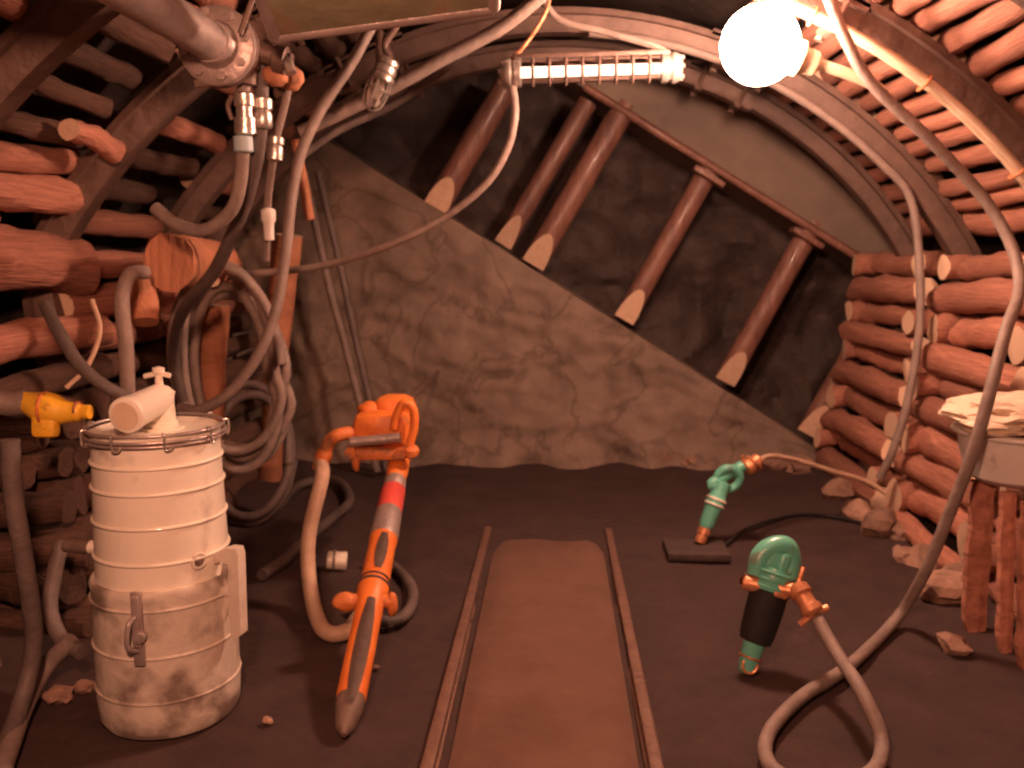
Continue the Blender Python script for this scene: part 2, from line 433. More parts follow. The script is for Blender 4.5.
# roof logs
for y0, y1, b in BAYS:
    for s in (1, -1):
        a = SPR+.05; k = 0
        while a < PI/2-.02:
            d = random.uniform(.09, .118) if s == 1 else random.uniform(.08, .13)
            if s == 1 and k == 0: d = .16
            step = (d+(random.uniform(.018, .042) if s == 1 else random.uniform(.03, .13)))/(R+.2)
            if b == 0 and a > 1.1: break
            if b >= 2 and a > 1.2: break
            thin = s == -1 and b in (1, 2) and random.random() < .12
            Lk = random.uniform(.62, 1.0) if s == -1 else 1
            if thin: a += step; k += 1; continue
            off = .125+d/2+(.0 if s == 1 else random.uniform(-.02, .03))
            am = a+d/2/(R+.2)
            c = V((s*math.cos(am)*(R+off), (y0+y1)/2+random.uniform(-.01, .01), ZC+math.sin(am)*(R+off)))
            c.y += (1-Lk)*.5*random.choice((-1, 1))
            put_log(c, d, ((y1-y0)-.03)*Lk, random.uniform(-3, 3), random.uniform(-.03, .03), random.uniform(-.03, .03),
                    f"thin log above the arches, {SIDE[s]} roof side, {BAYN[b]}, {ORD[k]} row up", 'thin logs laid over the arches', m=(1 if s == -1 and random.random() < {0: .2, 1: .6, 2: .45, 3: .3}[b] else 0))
            a += step; k += 1
# odd stub logs poking out of the side wall packing
stubs = [((145, 272, 4.05), (147, 322, 3.95), .115, 'short orange stub log hanging upright beside the big end of a wall log'),
         ((168, 262, 4.0), (215, 262, 4.9), .25, 'thick log with round end facing out, level with the hose coil top'),
         ((60, 50, 3.3), (62, 30, 3.3), .06, None),
         ((70, 130, 3.7), (115, 150, 4.0), .10, 'short stub log under the roof beside the dark arch'),
         ((38, 62, 3.3), (55, 80, 3.5), .11, None),
         ((820, 428, 6.75), (860, 340, 6.95), .12, None)]
def stick(name, p, q, dia, label, cat, group=None, m=('log', 'cut'), pal=True, seed=1):
    p, q = V(p), V(q); L = (q-p).length
    bm = log_mesh(seed)
    for sgn in (1, -1): cut(bm, V((0, sgn*.48, 0)), V((0, sgn, 0)))
    for v in bm.verts: v.co = V((v.co.x*dia, v.co.y*L/.96, v.co.z*dia))
    u, w, d = basis(q-p); Mx = Matrix((u, d, w)).transposed().to_4x4()
    o = link(name, bm, list(m)); o.matrix_world = Matrix.Translation((p+q)/2) @ Mx
    return tag(o, label, cat, group)
for i, (a, b2, d, lb) in enumerate(stubs):
    if lb: stick('stub_log', at(*a), at(*b2), d, lb, 'log', m=('bark', 'bark') if i < 2 else ('log', 'cut'), seed=20+i)
for i, (a, b2, d, lb) in enumerate([
      ((848, 318, 6.6), (838, 352, 6.5), .12, 'x'),]):
    pass
# upright posts by the left wall
stick('timber_post', fl(213, 530), at(213, 305, 5.02)+V((0, 0, .0)), .16, 'orange upright timber post standing inside the loops of the hose coil', 'post', m=('bark', 'cut'), seed=31)
stick('timber_post', fl(270, 482), at(287, 235, 5.95), .17, 'orange timber post leaning between hose coil and rock face', 'post', m=('bark', 'cut'), seed=32)

# ------------------------------------------------------------------ timber props in the seam
def prop(base, top, r, label, yoff=.0):
    p, q = at(*base, 7.04+yoff), at(*top, 7.06+yoff); u, w, d = basis(q-p)
    rt = empty('timber_prop', p, label, 'prop', 'timber props holding the rock roof')
    L = (q-p).length+.04
    bm = tube(B(), [p-d*.02+(q-p)*t/8*1.04 for t in range(9)], lambda t: r*(1+.1*noise.noise(V((t*4, base[0], 0)))), 20, True, 2)
    n = (V((0, -1, 0))*.36-d*r*1.25).normalized()            # axe cut facing the gallery
    f = cut(bm, p-d*.02+Y*r*.0, n, 0)
    pts = [v.co.copy() for v in f.verts] if f else []
    link('shaft', bm, 'prop', rt)
    if pts:
        b2 = B(); c = sum(pts, V())/len(pts)
        lo = [b2.verts.new(c+(v-c)*.97-n*.004) for v in pts]; hi = [b2.verts.new(c+(v-c)*.97+n*.006) for v in pts]
        b2.faces.new(hi); b2.faces.new(lo[::-1])
        for i in range(len(pts)): b2.faces.new((lo[i], lo[(i+1) % len(pts)], hi[(i+1) % len(pts)], hi[i]))
        cf = link('cut_face', b2, 'cut', rt, False); cf['label'] = 'pale axe-cut face'
prop((436, 207), (505, 88), .10, 'reddish prop in the seam highest up the slope, under the lamp cable', .06)
prop((504, 243), (586, 105), .075, 'thin dark prop in the seam close beside a thicker prop', .1)
prop((534, 263), (624, 108), .095, 'thick prop in the seam with a thin prop close beside it')
prop((625, 318), (710, 168), .085, 'reddish prop in the middle of the seam under a small head board')
prop((726, 380), (812, 226), .085, 'lowest full reddish prop in the seam, next to the stacked wall logs')
prop((808, 432), (870, 325), .085, 'short prop end with pale cut at the foot of the stacked logs', -.12)
# cap beam and head boards under the roof
p, q = at(585, 84, 7.0), at(872, 264, 7.0); u, w, d = basis(q-p)
stick('cap_beam', p+V((0, -.02, -.02)), q+V((0, -.02, -.02)), .065, 'long reddish half-round timber under the edge of the rock roof', 'beam', m=('prop', 'prop'), seed=41)
for px, py, lb in ((708, 177, 'small wooden board on top of the middle seam prop'), (806, 238, 'small wooden board on top of the lowest seam prop')):
    bm = B(); dd = (q-p).normalized(); box(bm, at(px, py, 6.96)-V((0, 0, .0)), dd, V((0, 1, 0)), dd.cross(Y), .13, .09, .022, .15)
    tag(link('head_board', bm, 'prop'), lb, 'board', 'head boards on the seam props')

# ------------------------------------------------------------------ white drum
dc = fl(172, 722); dc = V((dc.x, 2.95, 0)); dc.x = at(171, 735, 2.93).x
rt = empty('dust_drum', dc, 'tall white ribbed metal drum with a wire rim standing at the log wall', 'drum')
def dz(py): return at(168, py, dc.y-.225).z
zj = dz(597)
bm = B(); lathe(bm, dc, Z, [(0, .19), (.006, .222), (.03, .235), (.10, .239), (zj-.02, .236), (zj, .240), (zj+.012, .234), (zj+.012, .19)], 64); link('lower_section', bm, 'whitedirty', rt)
zt = dz(449)+.012
UR = lambda z: .206+.014*(zt-z)/(zt-zj)
bm = B(); lathe(bm, dc, Z, [(zj, .19), (zj, UR(zj)), (zt-.01, UR(zt)), (zt, UR(zt))], 64); link('upper_section', bm, 'white', rt)
for py in (472, 498, 532, 568):
    z = dz(py); bm = B(); ring(bm, dc+Z*z, Z, UR(z)+.002, .006, 64); link('hoop', bm, 'white', rt)
for py in (612, 659, 704):
    bm = B(); ring(bm, dc+Z*dz(py), Z, .238, .0055, 64); link('hoop', bm, 'whitedirty', rt)
bm = B(); lathe(bm, dc, Z, [(zt-.004, .17), (zt-.004, .209), (zt+.012, .213), (zt+.016, .20), (zt+.004, .18), (zt+.006, .1), (zt+.008, 0)], 64, False); link('lid', bm, 'white', rt)
bm = B(); ring(bm, dc+Z*(zt+.022), Z, .221, .006, 64); ring(bm, dc+Z*(zt+.002), Z, .226, .005, 64); ring(bm, dc+Z*(zt-.012), Z, .224, .004, 64); link('rim_wire', bm, 'pipe', rt)
for k in range(9):
    a = 2*PI*k/9+.35; e = V((math.cos(a), math.sin(a), 0)); t = V((-e.y, e.x, 0)); c = dc+e*.229+Z*(zt+.004)
    bm = B(); tube(bm, [c+Z*.025-e*.012, c+Z*.022+e*.006, c-Z*.02+e*.006, c-Z*.026+t*.015, c-Z*.015+t*.026], .004, 8); link('rim_clip', bm, 'bright', rt)
# spout lying across the lid
s0 = at(125, 416, dc.y-.20); s1 = at(160, 398, dc.y+.02)
bm = B(); lathe(bm, s0, s1-s0, [(0, .050), (.004, .058), (.02, .060), (.03, .056), ((s1-s0).length, .05), ((s1-s0).length+.02, .03)], 32); sp = link('spout', bm, 'white', rt)
sd = (s1-s0).normalized()
bm = B(); lathe(bm, s0+sd*-.004, sd, [(0, .044), (.008, .046)], 32); e = link('spout_cap', bm, 'cream', sp); e['label'] = 'cream end cap'
e0 = dc+V((s1.x-dc.x, s1.y-dc.y, zt)); 
bm = B(); lathe(bm, e0, Z, [(0, .075), (.012, .075), (.014, .055), (.03, .055), (.034, .048), (.05, .048), (.10, .045), (.13, .05), (.15, .03), (.155, .014), (.19, .012), (.20, .02), (.215, .02), (.22, 0)], 28)
tube(bm, [e0+Z*.185-X*.05, e0+Z*.195, e0+Z*.188+X*.04], .009, 8); link('valve', bm, 'white', rt)
# bung, bracket, latch
def ring_at(px, py, r):
    d = ray(px, py); o = V((0, 0, H)); a = d.x*d.x+d.y*d.y; bq = 2*((o.x-dc.x)*d.x+(o.y-dc.y)*d.y); c = (o.x-dc.x)**2+(o.y-dc.y)**2-r*r
    t = (-bq-math.sqrt(max(0, bq*bq-4*a*c)))/(2*a); p = o+d*t; e = V((p.x-dc.x, p.y-dc.y, 0)).normalized(); return p, e
p, e = ring_at(198, 561, .213)
bm = B(); ring(bm, p+e*.004, e, .024, .007, 24); k = link('bung', bm, 'whitedirty', rt)
bm = B(); lathe(bm, p-e*.006, e, [(0, .022), (.012, .02), (.013, .008), (.02, .008), (.021, 0)], 20); k2 = link('plug', bm, 'groove', k); k2['label'] = 'dark rusty plug'
p, e = ring_at(139, 628, .238); t = Z.cross(e)
bm = B(); box(bm, p+e*.008, t, Z, e, .018, .125, .008, .3); box(bm, p+e*.022+Z*.03, t, Z, e, .012, .085, .007, .3)
tube(bm, [p+e*.02+Z*.05, p+e*.055+Z*.03-t*.01, p+e*.06-Z*.04-t*.015, p+e*.02-Z*.07], .008, 8)
lathe(bm, p+e*.01-Z*.02+t*.012, e, [(0, .018), (.03, .018), (.034, 0)], 12); link('latch', bm, 'pipe', rt)
# right-hand bracket
e = V((1, -.25, 0)).normalized(); t = Z.cross(e)
zb0, zb1 = at(240, 634, dc.y-.05).z, at(240, 545, dc.y-.05).z
bp = dc+e*.222
def plate(bm, poly, th):
    a = [bm.verts.new(q+t*th) for q in poly]; b2 = [bm.verts.new(q-t*th) for q in poly]; n = len(poly)
    bm.faces.new(a); bm.faces.new(b2[::-1])
    for i in range(n): bm.faces.new((a[i], b2[i], b2[(i+1) % n], a[(i+1) % n]))
bm = B(); zz = lambda f: Z*(zb0+(zb1-zb0)*f)
plate(bm, [bp+zz(.92)-e*.01, bp+zz(1.0)+e*.05, bp+zz(1)+e*.085, bp+zz(.93)+e*.092, bp+zz(.05)+e*.088, bp+zz(0)+e*.07, bp+zz(.04)+e*.05, bp+zz(.25)+e*.045, bp+zz(.82)+e*.05, bp+zz(.84)+e*.02, bp+zz(.8)-e*.01], .022)
tube(bm, [bp+zz(.82)+e*.03, bp+zz(.66)+e*.02, bp+zz(.5)+e*.03, bp+zz(.3)+e*.02, bp+zz(.1)-e*.0], .012, 8)
box(bm, bp+zz(.5)+e*.03, e, Z, t, .025, .018, .018, .3); link('carrying_bracket', bm, 'whitedirty', rt)
# side stub pipe
p0 = at(98, 549, dc.y-.02); p1 = at(75, 549, dc.y+.1); p2 = at(48, 551, dc.y+.25)
p0 = dc+V((-.205, 0, p0.z))
bm = B(); tube(bm, [p0, p0-X*.055], .024, 16, True, 1); k = link('outlet', bm, 'white', rt)
bm = B(); tube(bm, [p0-X*.05, p0-X*.15+Y*.02], .026, 16, True, 1); k2 = link('outlet_sleeve', bm, 'groove', k); k2['label'] = 'reddish rubber sleeve'

# ------------------------------------------------------------------ orange jackleg drill
foot = fl(345, 728, .03); top = at(398, 468, 4.25)
rt = empty('rock_drill', (foot.x, foot.y, 0), 'orange pneumatic rock drill on a long leg leaning towards the rock face', 'rock drill')
d = (top-foot).normalized(); Lg = (top-foot).length; u, w, _ = basis(d)
def on(px, py):                      # distance along the leg of a picture row
    best = min(range(401), key=lambda i: abs(_proj(foot+d*Lg*i/400)[1]-py)); return Lg*best/400
def _proj(p):
    v = p-V((0, 0, H)); z = v.dot(FW); return 512+F*v.dot(RT)/z, 384-F*v.dot(UP)/z
a1, a2, a3, a4, a5 = on(0, 700), on(0, 585), on(0, 540), on(0, 512), on(0, 490)
bm = B(); lathe(bm, foot-d*.03, d, [(0, .010), (.03, .033), (.09, .044), (a1, .049), (a1+.05, .050)], 28); link('foot', bm, 'groove', rt)
bm = B(); lathe(bm, foot, d, [(a1, .048), (a1+.01, .053), (a2-.12, .054), (a2-.09, .060), (a2-.02, .064), (a2, .060), (a3-.05, .058), (a3, .062), (a3+.01, .05)], 32); lg = link('leg_cylinder', bm, 'orange', rt)
fr = (V((0, 0, H))-foot).normalized(); fr = (fr-d*fr.dot(d)).normalized(); sd = d.cross(fr)
def strip(s0, s1, rad, hw):
    bm = B(); n = 10; rows = []
    for i in range(n+1):
        f = i/n; s = s0+(s1-s0)*f; k = math.sin(PI*min(max(f, .04), .96))**.35
        row = []
        for a in (-1, -.5, 0, .5, 1):
            ang = a*hw*k; row.append(bm.verts.new(foot+d*s+(fr*math.cos(ang)+sd*math.sin(ang))*(rad+.004)))
        rows.append(row)
    for a, b2 in zip(rows, rows[1:]):
        for j in range(4): bm.faces.new((a[j], a[j+1], b2[j+1], b2[j]))
    ex = bmesh.ops.solidify(bm, geom=bm.faces[:], thickness=.006)
    return bm
k = link('groove', strip(a1-.05, a2-.13, .052, .55), 'groove', lg); k['label'] = 'long brown worn groove'
k = link('groove', strip(a2+.04, a3-.02, .058, .42), 'groove', lg); k['label'] = 'short brown worn groove'
bm = B(); ring(bm, foot+d*(a2-.02), d, .063, .007, 32); ring(bm, foot+d*(a2+.01), d, .061, .005, 32); k = link('clamp_band', bm, 'steel', lg)
bm = B(); lathe(bm, foot, d, [(a3-.01, .05), (a3, .061), (a3+.03, .063), (a4-.02, .060), (a4, .055)], 28); k = link('collar', bm, 'pipe', rt); k['label'] = 'grey collar'
bm = B(); lathe(bm, foot, d, [(a4-.02, .05), (a4-.01, .058), (a5-.01, .057), (a5, .05)], 28); k = link('collar', bm, 'red', rt); k['label'] = 'red collar'
bm = B(); lathe(bm, foot, d, [(a5-.01, .05), (a5, .055), (a5+.07, .051), (a5+.08, .04)], 28); k = link('collar', bm, 'pipe', rt); k['label'] = 'pale grey collar'
bm = B(); lathe(bm, foot, d, [(a5+.06, .042), (a5+.1, .048), (Lg-.02, .053), (Lg+.1, .05)], 24); link('neck', bm, 'orange', rt)
# lobe handle on the leg
lp = foot+d*(a2-.10)
bm = B(); blob(bm, lp-sd*-.0+(-RT)*.10, (.055, .04, .038), 3, .15); tube(bm, [lp-RT*.12+Z*.01, lp+RT*.09], .026, 12); blob(bm, lp+RT*.085-Z*.01, (.022, .025, .05), 5, .1); link('leg_handle', bm, 'orangedk', rt)
# drill head: machine body pointing at the bore hole in the face
hb = at(376, 441, 4.2); bore = at(438, 372, 6.84)
hd = (bore-hb).normalized(); hu = hd.cross(Z).normalized(); hw = hu.cross(hd)
bm = B()
box(bm, hb+hd*.12+hw*.045+hu*.015, hu, hw, hd, .135, .085, .11, .3); box(bm, hb+hd*.22+hw*.12+hu*.06, hu, hw, hd, .10, .07, .10, .4)          # back head block
box(bm, hb+hd*.30+hw*.035, hu, hw, hd, .095, .085, .14, .35)
lathe(bm, hb+hd*.40+hw*.03, hd, [(0, .085), (.03, .095), (.07, .095), (.09, .08), (.26, .072), (.30, .05)], 28)
body = link('machine_body', bm, 'orange', rt)
bm = B(); tube(bm, [hb-hu*.12+hw*-.005-hd*.01, hb+hu*.12+hw*.02-hd*.012], .024, 14, True, 1); k = link('throttle_bar', bm, 'pipe', rt); k['label'] = 'bare grey bar across the back'
bm = B()
for s in (-1, 1):                                                     # side lugs + tie bolts
    tube(bm, [hb+hu*s*.12+hw*-.055, hb+hu*s*.12+hw*-.055+hd*.5], .018, 10, True, 1)
    lathe(bm, hb+hu*s*.12-hw*.055-hd*.03, hd, [(0, .03), (.04, .03)], 6)
link('tie_bolt', bm, 'orangedk', rt)
bm = B(); box(bm, hb+hd*.04-hw*.065, hu, hw, hd, .145, .030, .06, .35); blob(bm, hb+hu*.17-hw*.05, (.04, .05, .035), 9, .15); blob(bm, hb-hu*.10-hw*.10, (.02, .02, .05), 10, .15); link('back_plate', bm, 'orangedk', rt)
bm = B(); hc = hb+hu*.11+hw*.10                                          # D handle on the right, standing up
tube(bm, [hb+hu*.16-hw*.02, hb+hu*.185+hw*.07, hb+hu*.18+hw*.16, hb+hu*.135+hw*.185, hb+hu*.10+hw*.12, hb+hu*.085+hw*.06], .021, 12); link('handle', bm, 'orange', rt)
bm = B(); tube(bm, [hb-hu*.08+hw*.03+hd*.1, hb-hu*.17+hw*.03, hb-hu*.22+hw*-.0, hb-hu*.25-hw*.06], .032, 14)
lathe(bm, hb-hu*.245-hw*.05, -hw*.85-hu*.3, [(0, .036), (.03, .042), (.05, .036), (.09, .04), (.1, .034)], 16); link('hose_elbow', bm, 'orangedk', rt)
bm = B(); blob(bm, hb+hd*.18+hw*.13-hu*.05, (.07, .06, .035), 12, .2); blob(bm, hb+hd*.22+hw*.15+hu*.02, (.035, .04, .04), 13, .2); link('valve_chest', bm, 'orange', rt)
tag(link('drill_steel', tube(B(), [hb+hd*.68+hw*.03, bore+hd*.02], .014, 10, True, 1), 'groove'), 'thin dark drill rod from the orange drill into the rock face', 'drill rod')
# its hose
he = hb-hu*.28-hw*.13
hose('air_hose', [he+V((.01, 0, .02)), at(322, 478, 4.05), at(309, 535, 3.98), at(310, 585, 3.86), fl(322, 628, .04), fl(345, 632, .035), fl(362, 612, .035)], .034, 'hosepl', 'tan air hose bending down from the orange drill to the floor', seg=14)
hose('air_hose', [fl(368, 560, .03), fl(392, 566, .03), fl(412, 588, .03), fl(408, 612, .03), fl(385, 622, .03), fl(352, 606, .03)], .026, 'hosedk', 'dark loop of hose on the floor behind the orange drill leg')
# white pipe coupling on the floor
c = fl(338, 560, .05)
rt = empty('hose_coupling', (c.x, c.y, 0), 'short white pipe coupling on the floor behind the orange drill leg', 'coupling')
bm = B(); lathe(bm, c-X*.06, V((1, .2, -.12)), [(0, .03), (.005, .046), (.10, .048), (.105, .04)], 22); link('barrel', bm, 'white', rt)
bm = B(); ring(bm, c-X*.02, V((1, .2, -.12)), .047, .007, 24); link('band', bm, 'pipe', rt)

# ------------------------------------------------------------------ green hammers
# front one, black sleeve
f0 = fl(747, 668, .02); t0 = at(781, 552, 3.42)
rt = empty('pneumatic_hammer', (f0.x, f0.y, 0), 'green pneumatic hammer with black sleeve standing on its nose, hose attached', 'pneumatic hammer', 'green pneumatic hammers')
d = (t0-f0).normalized(); L = (t0-f0).length; u = d.cross(V((0, 1, 0))).normalized(); w = u.cross(d); 
bm = B(); lathe(bm, f0-d*.02, d, [(0, .018), (.01, .030), (.05, .038), (.1, .041), (.14, .044), (L*.34, .044)], 24); link('nose', bm, 'green', rt)
bm = B(); ring(bm, f0+d*.02-V((0, .026, 0)), V((0, -1, .3)), .027, .006, 20); ring(bm, f0+d*.045, d, .041, .005, 24); link('retainer', bm, 'copper', rt)
bm = B(); lathe(bm, f0, d, [(L*.22, .042), (L*.23, .060), (L*.30, .067), (L*.52, .072), (L*.66, .073), (L*.685, .06)], 28); k = link('sleeve', bm, 'black', rt); k['label'] = 'black rubber sleeve'
bm = B(); lathe(bm, f0, d, [(L*.66, .06), (L*.67, .074), (L*.72, .077), (L*.74, .070), (L*.80, .068), (L*.86, .062)], 28)
for q in (.70, .76, .82): ring(bm, f0+d*L*q, d, .074, .007, 28)
head = link('cylinder_head', bm, 'green', rt)
hx = f0+d*L*.80
bm = B(); tube(bm, [hx-u*.050, hx-u*.050+d*.065, hx-u*.015+d*.118, hx+u*.040+d*.10, hx+u*.072+d*.05, hx+u*.066-d*.02], lambda t: .041-.007*abs(t-.5), 16)
box(bm, hx+d*.04+u*.01, u, w, d, .062, .034, .072, .45); link('handle', bm, 'green', rt)
bm = B(); box(bm, hx-u*.01+d*.05-V((0, .042, 0)), u, w, d, .017, .014, .05, .3); link('trigger', bm, 'green', rt)
bm = B(); box(bm, f0+d*L*.70-V((0, .072, 0))-u*.02, u, w, d, .026, .009, .011, .3); k = link('name_plate', bm, 'copper', rt)
cp = at(800, 592, 3.32); cq = at(818, 620, 3.24)
bm = B(); tube(bm, [hx+u*.06-d*.05, hx+u*.09-d*.06, cp], .03, 14); cd = (cq-cp).normalized()
lathe(bm, cp-cd*.03, cd, [(0, .03), (.01, .042), (.04, .044), (.05, .034), (.09, .034), (.095, .042), (.12, .042), (.13, .03)], 18)
tube(bm, [cp+cd*.09+RT*.0, cp+cd*.09-RT*.05-UP*.045], .013, 8); tube(bm, [cp+cd*.09, cp+cd*.09+RT*.055+UP*.02], .013, 8)
tube(bm, [cp-cd*.02, cp-cd*.03+RT*.03+UP*.07], .010, 8); link('hose_fitting', bm, 'copper', rt)
# its long hose to the roof
hp = [cq, at(838, 655, 3.10), at(862, 692, 2.86), fl(882, 742, .06), fl(868, 775, .035), fl(815, 785, .035), fl(772, 768, .035), fl(768, 735, .035), fl(800, 698, .035), fl(850, 665, .035), fl(897, 618, .05),
      at(925, 572, 3.66), at(950, 512, 3.58), at(972, 455, 3.52), at(990, 392, 3.52), at(1006, 330, 3.62), at(1019, 292, 3.75), at(1013, 250, 3.88), at(985, 200, 3.95), at(930, 140, 3.95), at(872, 84, 3.95), at(846, 40, 3.94), at(822, -20, 3.92)]
hose('air_hose', hp, .024, 'hose', 'long grey air hose looping over floor from black-sleeved hammer up to roof', seg=14)

# rear one with ring handle
f1 = fl(700, 546, .03); t1 = at(720, 490, 4.84)
bm = B(); pc = fl(696, 550, .02); box(bm, pc+V((0, .0, .0)), X, Y, Z, .165, .13, .022, .15)
tag(link('wooden_block', bm, 'coal'), 'dark flat board on the floor under the nose of the rear hammer', 'board')
f1.z = .055
rt = empty('pneumatic_hammer', (f1.x, f1.y, .05), 'slim green pneumatic hammer with ring handle leaning on a dark board', 'pneumatic hammer', 'green pneumatic hammers')
d = (t1-f1).normalized(); L = (t1-f1).length; u = d.cross(V((0, 1, 0))).normalized(); w = u.cross(d)
bm = B(); lathe(bm, f1-d*.01, d, [(0, .022), (.005, .03), (.03, .034), (.032, .03), (.05, .03), (.055, .035), (.085, .036), (.09, .03)], 20); link('nose', bm, 'copper', rt)
bm = B(); lathe(bm, f1, d, [(.08, .034), (.10, .042), (.2, .048), (.21, .053), (.25, .053), (.26, .048), (L, .045), (L+.04, .05), (L+.05, .03)], 24); link('barrel', bm, 'green', rt)
bm = B(); ring(bm, f1+d*.215, d, .052, .007, 24); ring(bm, f1+d*.245, d, .052, .007, 24); k = link('band', bm, 'white', rt); k['label'] = 'pale band'
hc = f1+d*(L+.075)-u*.02
bm = B(); ring(bm, hc, w*.9+Z*.3, .062, .024, 28, 12); link('ring_handle', bm, 'green', rt)
bm = B(); a0 = f1+d*(L+.02); a1 = at(754, 463, 4.9)
tube(bm, [a0, a0+u*.05+d*.0, a1+V((-.05, 0, -.01))], .032, 14); link('side_inlet', bm, 'green', rt)
bm = B(); dd = (a1-a0).normalized(); lathe(bm, a1-dd*.06, dd, [(0, .034), (.01, .046), (.04, .05), (.05, .04), (.09, .042), (.1, .03)], 18); ring(bm, a1, dd+Z*.3, .048, .010, 20); tube(bm, [a1-dd*.07, a1-dd*.085+Z*.09], .010, 8); link('hose_fitting', bm, 'copper', rt)
hose('air_hose', [a1+dd*.02, at(772, 456, 5.05), at(800, 461, 5.2), at(835, 472, 5.3), at(868, 482, 5.35), at(895, 500, 5.3)], .015, 'hosepl', 'thin pale hose from the ring-handled hammer to the stacked logs')
hose('floor_cable', [fl(722, 548, .02), fl(745, 530, .012), fl(775, 519, .012), fl(805, 514, .014), fl(840, 518, .02), fl(880, 528, .03)], .011, 'black', 'thin black cable lying on the floor between the two green hammers', 'cable')

# ------------------------------------------------------------------ right side: tub, bag, boards
tc = at(1020, 490, 3.72); tr = .235
tz0, tz1 = at(1000, 497, 3.5).z, at(1000, 441, 3.5).z
tc = V((at(1018, 460, 3.75).x, 3.75, tz0))
rt = empty('plastic_tub', tc, 'white plastic tub standing on upright boards beside the log wall', 'tub')
bm = B(); hh = tz1-tz0
lathe(bm, tc, Z, [(0, .10), (.006, .16), (.03, .195), (hh*.6, .225), (hh-.02, .235), (hh-.02, .252), (hh, .254), (hh+.004, .235), (hh-.03, .22), (.04, .17), (.03, .0)], 48, False); link('body', bm, 'plastic', rt)
bm = B(); ring(bm, tc+Z*(hh-.01), Z, .252, .008, 48); link('rim', bm, 'plastic', rt)
bm = B(); blob(bm, tc+V((-.03, -.0, hh+.075)), (.26, .25, .075), 4, .35, 4, 1.5); blob(bm, tc+V((-.17, -.12, hh+.03)), (.11, .10, .045), 6, .35, 3); blob(bm, tc+V((.10, -.1, hh+.13)), (.16, .13, .06), 8, .4, 3)
tag(link('dust_bag', bm, 'bag'), 'crumpled pale bag heaped over the top of the white tub', 'bag')
for px0, py0, px1, py1, wd, lb in ((972, 632, 982, 492, .062, 'jagged upright board under the white tub, nearest the log stack'),
                              (1003, 652, 1008, 492, .036, 'narrow upright board in the middle under the white tub'),
                              (1024, 668, 1030, 500, .040, 'upright board under the white tub at the picture edge')):
    p = fl(px0, py0, .0); q = at(px1, py1, p.y+.02); q.z = tz0-.003
    bm = B(); n = 14; rows = []
    for i in range(n+1):
        f = i/n; c = p.lerp(q, f)
        a = wd*(.75+.35*noise.noise(V((f*5, px0, 0)))) if f > .1 else wd*(.35+f*4)
        b2 = wd*(.75+.35*noise.noise(V((f*5, px0, 7))))
        rows.append([bm.verts.new(c+V((x, y, 0))) for x, y in ((-a, -.018), (b2*.2, -.024), (b2, -.018), (b2, .018), (-a, .018))])
    for a, b2 in zip(rows, rows[1:]):
        for k in range(5): bm.faces.new((a[k], a[(k+1) % 5], b2[(k+1) % 5], b2[k]))
    bm.faces.new(rows[0][::-1]); bm.faces.new(rows[-1])
    tag(link('upright_board', bm, 'log', None, False), lb, 'board', 'upright boards under the tub')

# ------------------------------------------------------------------ cables along the arches
def along(y, a0, a1, off, n=10):     # inner side of an arch, angles in degrees from the right
    return [V((math.cos(math.radians(a))*(R-off), y, ZC+math.sin(math.radians(a))*(R-off))) for a in [a0+(a1-a0)*i/n for i in range(n+1)]]
rt = empty('power_cable', (1.5, 4.05, 2.2), 'cream twin cable tied along the arch that carries the globe lamp', 'cable')
for i, (yy, of) in enumerate(((4.02, .035), (4.055, .04))):
    link('strand', tube(B(), along(yy, 8, 84, of, 16), .017, 10), 'cream', rt)
for a in (30, 42, 54, 66):
    p = along(4.04, a, a+1, .04, 1)[0]; t = V((-math.sin(math.radians(a)), 0, math.cos(math.radians(a))))
    link('tie', ring(B(), p, t, .038, .007, 20), 'copper', rt)
pts = along(5.29, 86, 42, .03, 10)+[at(917, 232, 5.25), at(920, 320, 5.15), at(908, 400, 5.1), at(893, 450, 5.1), at(880, 478, 5.15)]
hose('power_cable', pts, .024, 'hose', 'grey cable along the second arch from the face, hanging down between log stacks', 'cable')
# ------------------------------------------------------------------ globe lamp
gc = at(760, 45, 4.02)
rt = empty('globe_lamp', gc, 'brightly glowing round globe lamp hanging under the steel arch', 'lamp')
bm = B(); bmesh.ops.create_uvsphere(bm, u_segments=40, v_segments=24, radius=.165, matrix=Matrix.Translation(gc)); link('globe', bm, 'glow', rt)
ad = (at(868, 82, 4.05)-gc).normalized()
bm = B(); lathe(bm, gc+ad*.15, ad, [(0, .075), (.03, .075), (.04, .055), (.10, .05), (.12, .03)], 24); link('socket', bm, 'cream', rt)
bm = B(); tube(bm, [gc+ad*.25, at(825, 66, 4.03), at(868, 82, 4.03), at(885, 95, 4.04)], .024, 12); link('arm', bm, 'cream', rt)
bm = B(); tube(bm, [gc+Z*.15, gc+Z*.30], .012, 8); ring(bm, gc+Z*.155, Z, .05, .012, 20); link('hanger', bm, 'steel', rt)
